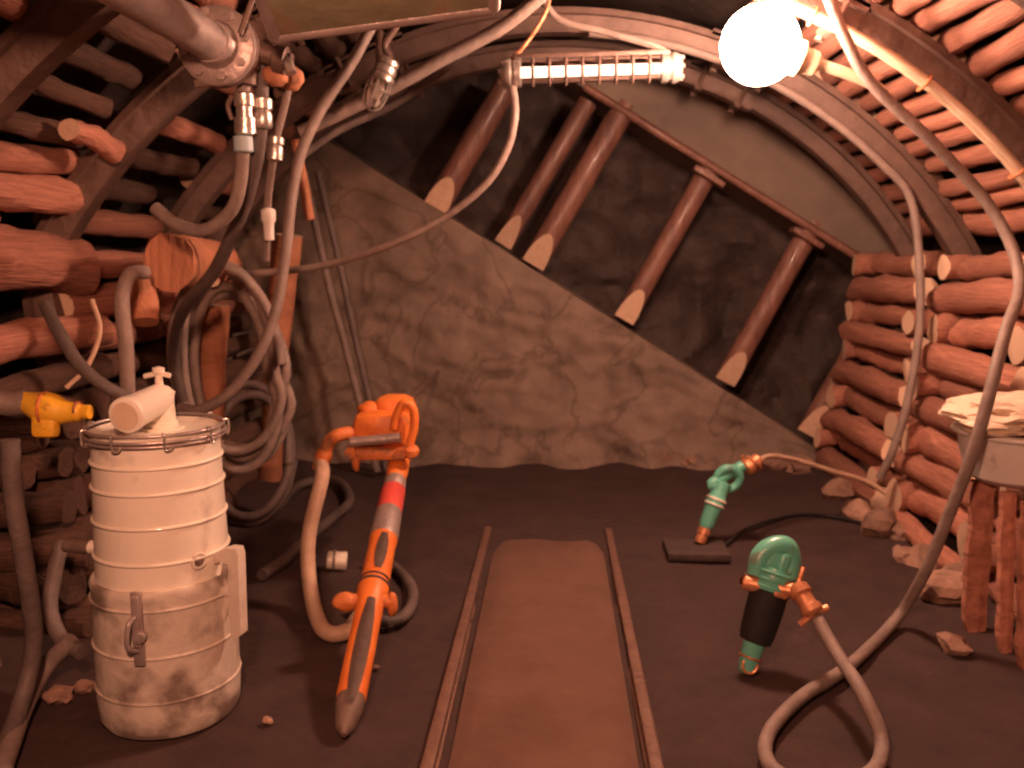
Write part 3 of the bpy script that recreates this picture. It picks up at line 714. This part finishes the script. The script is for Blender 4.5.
# ------------------------------------------------------------------ tube lamp
e0, e1 = at(506, 73, 4.5), at(676, 68, 4.5); d = (e1-e0).normalized(); L = (e1-e0).length
rt = empty('tube_lamp', (e0+e1)/2, 'long lit fluorescent tube lamp in a ribbed guard hanging under the roof', 'lamp')
bm = B(); lathe(bm, e0+d*.06, d, [(0, .022), (L-.12, .022)], 20); link('tube', bm, 'tube', rt)
bm = B(); lathe(bm, e0+d*.05, d, [(0, .055), (L-.1, .055)], 28, False); link('glass_cover', bm, 'glass', rt)
for a in (e0, e1):
    s = 1 if a == e0 else -1
    bm = B(); lathe(bm, a-d*s*.03, d*s, [(0, .03), (.01, .06), (.03, .072), (.05, .072), (.055, .064), (.07, .064), (.075, .07), (.10, .07), (.105, .056)], 24)
    for k in range(6):
        t = 2*PI*k/6; uu, ww, _ = basis(d); lathe(bm, a-d*s*.035+(uu*math.cos(t)+ww*math.sin(t))*.052, d*s, [(0, .01), (.02, .01)], 6)
    link('end_cap', bm, 'bright', rt)
uu, ww, _ = basis(d)
bm = B()
for k in range(8): ring(bm, e0+d*(.13+(L-.26)*k/7), d, .06, .009, 28, 6)
for t in (PI*.25, PI*.75, PI*1.25, PI*1.75): tube(bm, [e0+d*.05+(uu*math.cos(t)+ww*math.sin(t))*.062, e1-d*.05+(uu*math.cos(t)+ww*math.sin(t))*.062], .004, 6, True, 1)
link('guard', bm, 'steel', rt)
bm = B(); box(bm, (e0+e1)/2+Z*.07, d, Y, Z, L*.46, .03, .012, .3); link('top_rail', bm, 'steel', rt)
bm = B(); tube(bm, [e0+Z*.06+d*.02, at(525, 45, 4.5), at(545, 14, 4.5), at(552, -15, 4.5)], .010, 8); link('hanger_wire', bm, 'copper', rt)
bm = B(); tube(bm, [e1+Z*.05-d*.02, at(655, 47, 4.55), at(605, 32, 4.65), at(560, 20, 4.7), at(540, -5, 4.7)], .017, 8); link('hanger_wire', bm, 'hose', rt)
hose('lamp_cable', [e0-Z*.05+d*.03, at(515, 115, 4.48), at(507, 150, 4.48), at(485, 185, 4.5), at(445, 217, 4.55), at(395, 243, 4.6), at(335, 263, 4.7), at(285, 271, 4.75), at(230, 275, 4.8)], .019, 'hose', 'grey cable sagging from the tube lamp across to the hose coil', 'cable')
# ------------------------------------------------------------------ caged lamp (unlit)
a, b2 = at(388, 62, 4.3), at(372, 104, 4.3); d = (b2-a).normalized(); L = (b2-a).length; uu, ww, _ = basis(d)
rt = empty('caged_lamp', a, 'small unlit lamp with silver cap and wire cage below the olive tray', 'lamp')
bm = B(); lathe(bm, a-d*.02, d, [(0, .03), (.01, .05), (.03, .055), (.035, .048), (.05, .055), (.07, .055), (.075, .05), (.09, .058), (.105, .058), (.11, .05)], 24); link('cap', bm, 'bright', rt)
bm = B(); lathe(bm, a+d*.08, d, [(0, .042), (.08, .043), (.12, .035), (.145, .015), (.15, 0)], 24); link('glass', bm, 'glass', rt)
bm = B(); lathe(bm, a+d*.08, d, [(0, .015), (.03, .022), (.07, .028), (.095, .018), (.10, 0)], 18); link('bulb', bm, 'plastic', rt)
bm = B()
for k in range(6):
    t = 2*PI*k/6; o = uu*math.cos(t)+ww*math.sin(t); tube(bm, [a+d*.08+o*.053, a+d*.15+o*.055, a+d*.21+o*.04, a+d*.235], .004, 6)
ring(bm, a+d*.13, d, .055, .004, 24, 6); link('cage', bm, 'bright', rt)
bm = B(); tube(bm, [a-d*.02, at(384, 45, 4.3), at(398, 20, 4.3), at(392, -2, 4.3)], .02, 10); box(bm, at(380, 48, 4.3), RT, Y, Z, .02, .02, .08, .3); link('bracket', bm, 'steel', rt)
# ------------------------------------------------------------------ olive tray at the roof
A_, B_ = at(276, 44, 3.05), at(494, 15, 3.05); xd = (B_-A_).normalized(); yd = V((.07, -1, .42)).normalized(); zd = xd.cross(-yd).normalized()
rt = empty('metal_tray', (A_+B_)/2, 'olive painted metal tray with a rolled rim hanging under the roof', 'tray')
W = (B_-A_).length; D = .5
bm = B(); box(bm, A_+xd*W/2+yd*D/2+zd*.035, xd, yd, zd, W/2-.012, D/2-.012, .02, .2); link('pan', bm, 'olive', rt)
bm = B()
for p, q in ((A_, B_), (A_, A_+yd*D), (B_, B_+yd*D), (A_+yd*D, B_+yd*D)): tube(bm, [p+zd*.03, q+zd*.03], .024, 12, True, 1)
link('rolled_rim', bm, 'pipe', rt)
bm = B()
for f in (.12, .88): tube(bm, [A_+xd*W*f+yd*.25+zd*.05, A_+xd*W*f+yd*.25+Z*.36], .008, 8)
link('hanger', bm, 'steel', rt)
# ------------------------------------------------------------------ flanged pipe
fc = at(219, 47, 3.3)
rt = empty('air_pipe', fc, 'thick grey steel air pipe with a round flange under the roof', 'pipe')
bm = B(); lathe(bm, V((fc.x, 1.2, fc.z)), Y, [(0, .066), (fc.y-1.2-.03, .066)], 32); link('pipe_run', bm, 'pipe', rt)
bm = B(); lathe(bm, V((fc.x, fc.y-.10, fc.z)), Y, [(0, .072), (.05, .078), (.06, .085), (.065, .132), (.07, .138), (.095, .138), (.10, .132)], 36)
for k in range(8):
    t = 2*PI*k/8+.2; lathe(bm, fc+V((math.cos(t)*.11, -.055, math.sin(t)*.11)), Y, [(0, .016), (.03, .016)], 6)
link('flange', bm, 'pipe', rt)
bm = B(); lathe(bm, V((fc.x, fc.y, fc.z)), Y, [(0, .132), (.005, .138), (.03, .138), (.035, .10), (.12, .06), (.2, .05)], 32); link('blank_flange', bm, 'steel', rt)
vp = at(248, 50, 3.36); ve = at(281, 58, 3.4)
bm = B(); tube(bm, [fc+Y*.06, vp, ve], .034, 14); lathe(bm, ve-X*.03, V((1, 0, -.2)), [(0, .04), (.01, .05), (.05, .05), (.055, .03), (.07, .03)], 16); lathe(bm, vp-Z*.0, V((-.1, 0, -1)), [(0, .045), (.06, .045), (.065, .035), (.12, .035)], 16); link('manifold', bm, 'steel', rt)
bm = B(); tube(bm, [ve+V((.0, 0, .02)), ve+V((.03, -.02, -.02)), ve+V((.045, -.03, -.06))], .02, 10); link('tap', bm, 'bright', rt)
bm = B(); tube(bm, [at(240, 62, 3.34), at(218, 80, 3.3), at(195, 84, 3.28)], .015, 8); link('handle', bm, 'steel', rt)
# hanger rod of the pipe
hose('hanger_rod', [at(240, 34, 3.2), at(252, 0, 3.2), at(258, -20, 3.2)], .010, 'steel', 'thin steel rod hanging beside the round pipe flange', 'rod')
# ------------------------------------------------------------------ drop hoses with couplings
def drop(label, px, py0, ydep, pts, r, mts, col='hose'):
    top = at(px, py0, ydep); rt = empty('drop_hose', top, label, 'hose', 'hoses hanging below the pipe manifold')
    link('hose', tube(B(), pts, r, 12), col, rt); return rt
pts = [at(244, 78, 3.4), at(243, 110, 3.4), at(243, 145, 3.42), at(240, 185, 3.45), at(230, 212, 3.48), at(205, 230, 3.5), at(178, 225, 3.52), at(155, 208, 3.55)]
rt = drop('grey hose with pale blue band, looping back up under the manifold', 244, 78, 3.4, pts, .026, None)
bm = B(); lathe(bm, at(244, 92, 3.4), V((0, 0, -1)), [(0, .028), (.01, .038), (.05, .038), (.055, .03), (.09, .03), (.095, .04), (.15, .04), (.155, .03)], 16); link('coupling', bm, 'bright', rt)
bm = B(); lathe(bm, at(243, 136, 3.41), V((0, 0, -1)), [(0, .03), (.004, .036), (.055, .036), (.06, .03)], 16); k = link('tape', bm, 'blue', rt); k['label'] = 'pale blue band'
bm = B(); tube(bm, [at(232, 96, 3.39), at(228, 106, 3.38), at(232, 120, 3.38)], .01, 8); link('lever', bm, 'steel', rt)
pts = [at(262, 66, 3.45), at(261, 100, 3.45), at(258, 150, 3.5), at(246, 200, 3.6), at(230, 240, 3.7), at(212, 275, 3.8), at(190, 300, 3.95), at(178, 325, 4.2), at(174, 360, 4.45), at(182, 400, 4.55)]
rt = drop('brown hose beside the banded hose, running down to the coil', 262, 66, 3.45, pts, .028, None, 'hosedk')
bm = B(); lathe(bm, at(262, 98, 3.44), V((0, 0, -1)), [(0, .03), (.006, .038), (.04, .038), (.046, .03), (.06, .036), (.1, .036), (.11, .03)], 16); link('coupling', bm, 'bright', rt)
bm = B(); blob(bm, at(275, 76, 3.45), (.05, .05, .04), 21, .15); link('valve', bm, 'bark', rt)
pts = [at(290, 80, 3.6), at(284, 108, 3.6), at(277, 135, 3.6), at(273, 160, 3.62), at(268, 200, 3.7), at(266, 260, 3.8)]
rt = drop('thin hose with a bright coupling, farthest of those below the manifold', 290, 80, 3.6, pts, .016, None, 'hose')
bm = B(); lathe(bm, at(276, 136, 3.6), V((-.1, 0, -1)), [(0, .025), (.006, .034), (.03, .034), (.035, .026), (.05, .032), (.09, .032), (.095, .02)], 16); link('coupling', bm, 'bright', rt)
bm = B(); blob(bm, at(290, 78, 3.6), (.055, .05, .05), 22, .15); link('valve', bm, 'bark', rt)
bm = B(); lathe(bm, at(268, 208, 3.7), V((0, 0, -1)), [(0, .018), (.01, .03), (.05, .03), (.06, .022), (.13, .02)], 14); k = link('nozzle', bm, 'plastic', rt); k['label'] = 'white nozzle'
# big loop hose over the coil
hose('air_hose', [at(372, 25, 4.2), at(352, 62, 4.18), at(322, 108, 4.15), at(302, 150, 4.12), at(292, 195, 4.1), at(286, 250, 4.08), at(276, 310, 4.05), at(258, 355, 4.02), at(230, 392, 4.0), at(200, 410, 4.0), at(180, 408, 4.05)], .025, 'hose', 'grey hose sweeping down in one long curve in front of the coil')
hose('air_hose', [at(300, 132, 4.6), at(330, 118, 4.6), at(390, 88, 4.55), at(450, 55, 4.5), at(505, 25, 4.45), at(550, -12, 4.4)], .034, 'hose', 'thick grey hose rising across the roof behind the caged lamp')
hose('air_hose', [at(296, 160, 4.75), at(335, 132, 4.75), at(390, 106, 4.75), at(430, 80, 4.75), at(480, 40, 4.7)], .022, 'hosedk', 'dark thinner hose just below the thick hose across the roof')
# rods leaning on the face
hose('leaning_rod', [at(304, 172, 6.3), at(330, 290, 6.35), at(345, 345, 6.38), fl(377, 472, .04)], .028, 'hose', 'grey rod leaning on the rock face, nearer the hose coil', 'rod', 'rods leaning on the face')
hose('leaning_rod', [at(318, 172, 6.4), at(340, 265, 6.42), at(358, 350, 6.43), fl(386, 470, .04)], .026, 'hosedk', 'dark rod leaning on the rock face, nearer the orange drill', 'rod', 'rods leaning on the face')
stick('hanging_bar', at(296, 140, 4.9), at(310, 220, 4.9), .05, 'short reddish bar hanging beside the long curving hose', 'bar', m=('bark', 'bark'), seed=51)
# ------------------------------------------------------------------ hose coil on the left wall
cc = at(226, 362, 4.75); cx = cc.x
pts = []; nl = 5
rng = random.Random(3)
for i in range(nl*16+1):
    t = i/16*2*PI; k = i//16
    rx = .27+.05*math.sin(k*2.1+1); rz = .50+.07*math.sin(k*1.7)
    px = cx+rx*math.cos(t)+.03*math.sin(k*3+t*.5); pz = cc.z-.06*k*.4+rz*math.sin(t)*1.0-.03*math.sin(k)
    py = 4.70+.045*(k+ (i % 16)/16)-.05*math.sin(t)
    pts.append(V((px, py, pz)))
hose('hose_coil', pts, .027, 'hose', 'long grey hose coiled in tall loops hanging on the log wall', 'hose', sm=3)
stick('coil_peg', V((cx, 4.62, cc.z+.44)), V((cx-.1, 5.1, cc.z+.46)), .07, 'wooden peg holding up the hose coil', 'peg', seed=61)
# loops on the floor behind the drum
pts = []
for i in range(2*14+1):
    t = i/14*2*PI; c = fl(248, 525)
    pts.append(c+V((.26*math.cos(t)+.04*math.sin(t*.5), .05*i/14+.1*math.sin(t), .42+.38*math.sin(t)-.04*math.cos(t*.5))))
hose('hose_coil', pts, .028, 'hosedk', 'dark hose in two loose loops standing behind the white drum', 'hose', sm=4)
hose('air_hose', [fl(262, 575, .03), fl(285, 560, .03), fl(300, 545, .03), fl(330, 520, .03), fl(350, 500, .04), fl(335, 480, .04), fl(300, 485, .03), fl(275, 510, .03)], .03, 'hosedk', 'dark hose lying on the floor between white drum and orange drill')
# hoses by the big logs
hose('air_hose', [at(45, 305, 3.3), at(58, 330, 3.2), at(80, 365, 3.15), at(108, 388, 3.15), at(140, 402, 3.2)], .023, 'hosedk', 'short dark hose hanging from wall logs above the drum spout')
hose('air_hose', [at(145, 272, 3.75), at(130, 275, 3.65), at(122, 300, 3.6), at(126, 345, 3.6), at(128, 400, 3.62)], .030, 'hose', 'grey hose hooked over the thick wall log behind the drum')
hose('signal_wire', [at(92, 300, 3.3), at(100, 330, 3.25), at(88, 365, 3.2), at(66, 388, 3.15)], .009, 'hosepl', 'thin tan wire hanging above the yellow valve', 'wire')
# yellow valve
yc = at(58, 411, 3.1)
rt = empty('yellow_valve', yc, 'bright yellow hand valve on a hose end beside the drum top', 'valve')
bm = B(); tube(bm, [at(24, 402, 3.12), yc, at(90, 412, 3.1)], lambda t: .034+.026*math.exp(-((t-.35)*4)**2)-.008*(t > .85), 18, True, 12); body = link('body', bm, 'yellow', rt)
bm = B(); box(bm, at(46, 424, 3.08), RT, UP, FW, .045, .05, .03, .35); link('grip', bm, 'yellow', rt)
bm = B(); lathe(bm, at(76, 411, 3.1), X, [(0, .03), (.004, .036), (.012, .036), (.016, .03)], 18); lathe(bm, at(44, 409, 3.1), X, [(0, .05), (.004, .064), (.010, .064), (.014, .05)], 18); link('band', bm, 'orangedk', rt)
hose('valve_hose', [at(26, 402, 3.12), at(10, 404, 3.1), at(-20, 398, 3.05), at(-60, 380, 3.0)], .045, 'hose', 'grey hose leading off from the yellow valve')
# grey hoses low on the left
hose('air_hose', [at(10, 440, 2.75), at(14, 500, 2.75), at(24, 560, 2.78), fl(34, 640, .3), fl(22, 700, .12), fl(6, 745, .05), fl(-10, 790, .04)], .03, 'hosedk', 'dark hose standing along the foot of the wall, outermost behind the drum')
hose('air_hose', [fl(72, 640, .22), fl(45, 668, .12), fl(25, 705, .07), fl(10, 745, .05), fl(-5, 790, .04)], .032, 'hose', 'thick grey hose on the floor curving out from behind the drum')
hose('air_hose', [at(62, 540, 3.2), at(54, 575, 3.15), at(50, 610, 3.1), at(62, 640, 3.05), at(82, 652, 3.0)], .028, 'hosedk', 'short dark hose bent beside the drum outlet sleeve')

# ------------------------------------------------------------------ rubble
def stone(p, s, i, label, grp, m='stone'):
    bm = B(); blob(bm, V((p.x, p.y, p.z+s[2]*.6)), s, i, .5, 2, 1.2)
    tag(link('stone', bm, m, None, False), label, 'stone', grp)
rs = random.Random(11)
spots = [(fl(662, 462, .0), .11, 'pale stone at the foot of rock face beyond the rear hammer'), (fl(690, 465, .0), .06, 'small stone at foot of rock face beside the pale one'), (fl(775, 468, .0), .09, 'stone at foot of rock face past the ring-handled hammer'), (fl(800, 472, .0), .10, 'stone at foot of rock face beside the log stack'),
         (fl(838, 500), .10, 'angular stone at the foot of the far log stack, farthest'), (fl(858, 520), .11, 'angular stone at the foot of the far log stack, middle'), (fl(880, 536), .12, 'angular stone at the foot of the far log stack, nearest'), (fl(905, 540), .10, 'flat stone between the two log stacks')]
for i, (p, s, lb) in enumerate(spots): stone(p, (s*rs.uniform(.8, 1.3), s*.9, s*rs.uniform(.6, .95)), 30+i, lb, 'stones along the rock face and log stack')
for i, (px, py, s, lb) in enumerate([(930, 565, .10, 'brown stone near where the long hose leaves the floor'), (945, 600, .12, 'brown stone in front of the jagged board'), (955, 650, .06, 'small stone beside the foot of the jagged board'),
                              (905, 560, .07, 'small brown stone by the log wall foot behind the long hose'), (968, 585, .11, 'brown stone at the wall behind the jagged board')]):
    stone(fl(px, py), (s, s, s*.7), 50+i, lb, 'stones at the foot of the log wall')
for i, (px, py, s, lb) in enumerate([(60, 700, .05, 'small stone on the floor left of the drum foot, nearer'), (85, 690, .04, 'small stone on the floor against the drum foot'), (268, 722, .018, 'pale wood chip on the floor beside the drum'), (376, 668, .012, 'tiny pale chip on the floor by the drill leg'), (70, 605, .08, 'stone between the wall logs and the drum'), (40, 590, .10, 'larger stone against the wall beside the drum')]):
    stone(fl(px, py), (s, s, s*.6), 60+i, lb, None)

# ------------------------------------------------------------------ light
w = bpy.data.worlds.new('world'); SC.world = w; w.use_nodes = True
w.node_tree.nodes['Background'].inputs[0].default_value = (1, .45, .30, 1); w.node_tree.nodes['Background'].inputs[1].default_value = .02
def lamp(name, loc, power, rad, col=(1, .435, .26)):
    l = bpy.data.lights.new(name, 'POINT'); l.energy = power; l.shadow_soft_size = rad; l.color = col
    o = bpy.data.objects.new(name, l); COL.objects.link(o); o.location = loc
lamp('gallery_lamp_light', V((-.3, .2, 2.25)), 340, .10)          # next lamp of the gallery, behind the camera
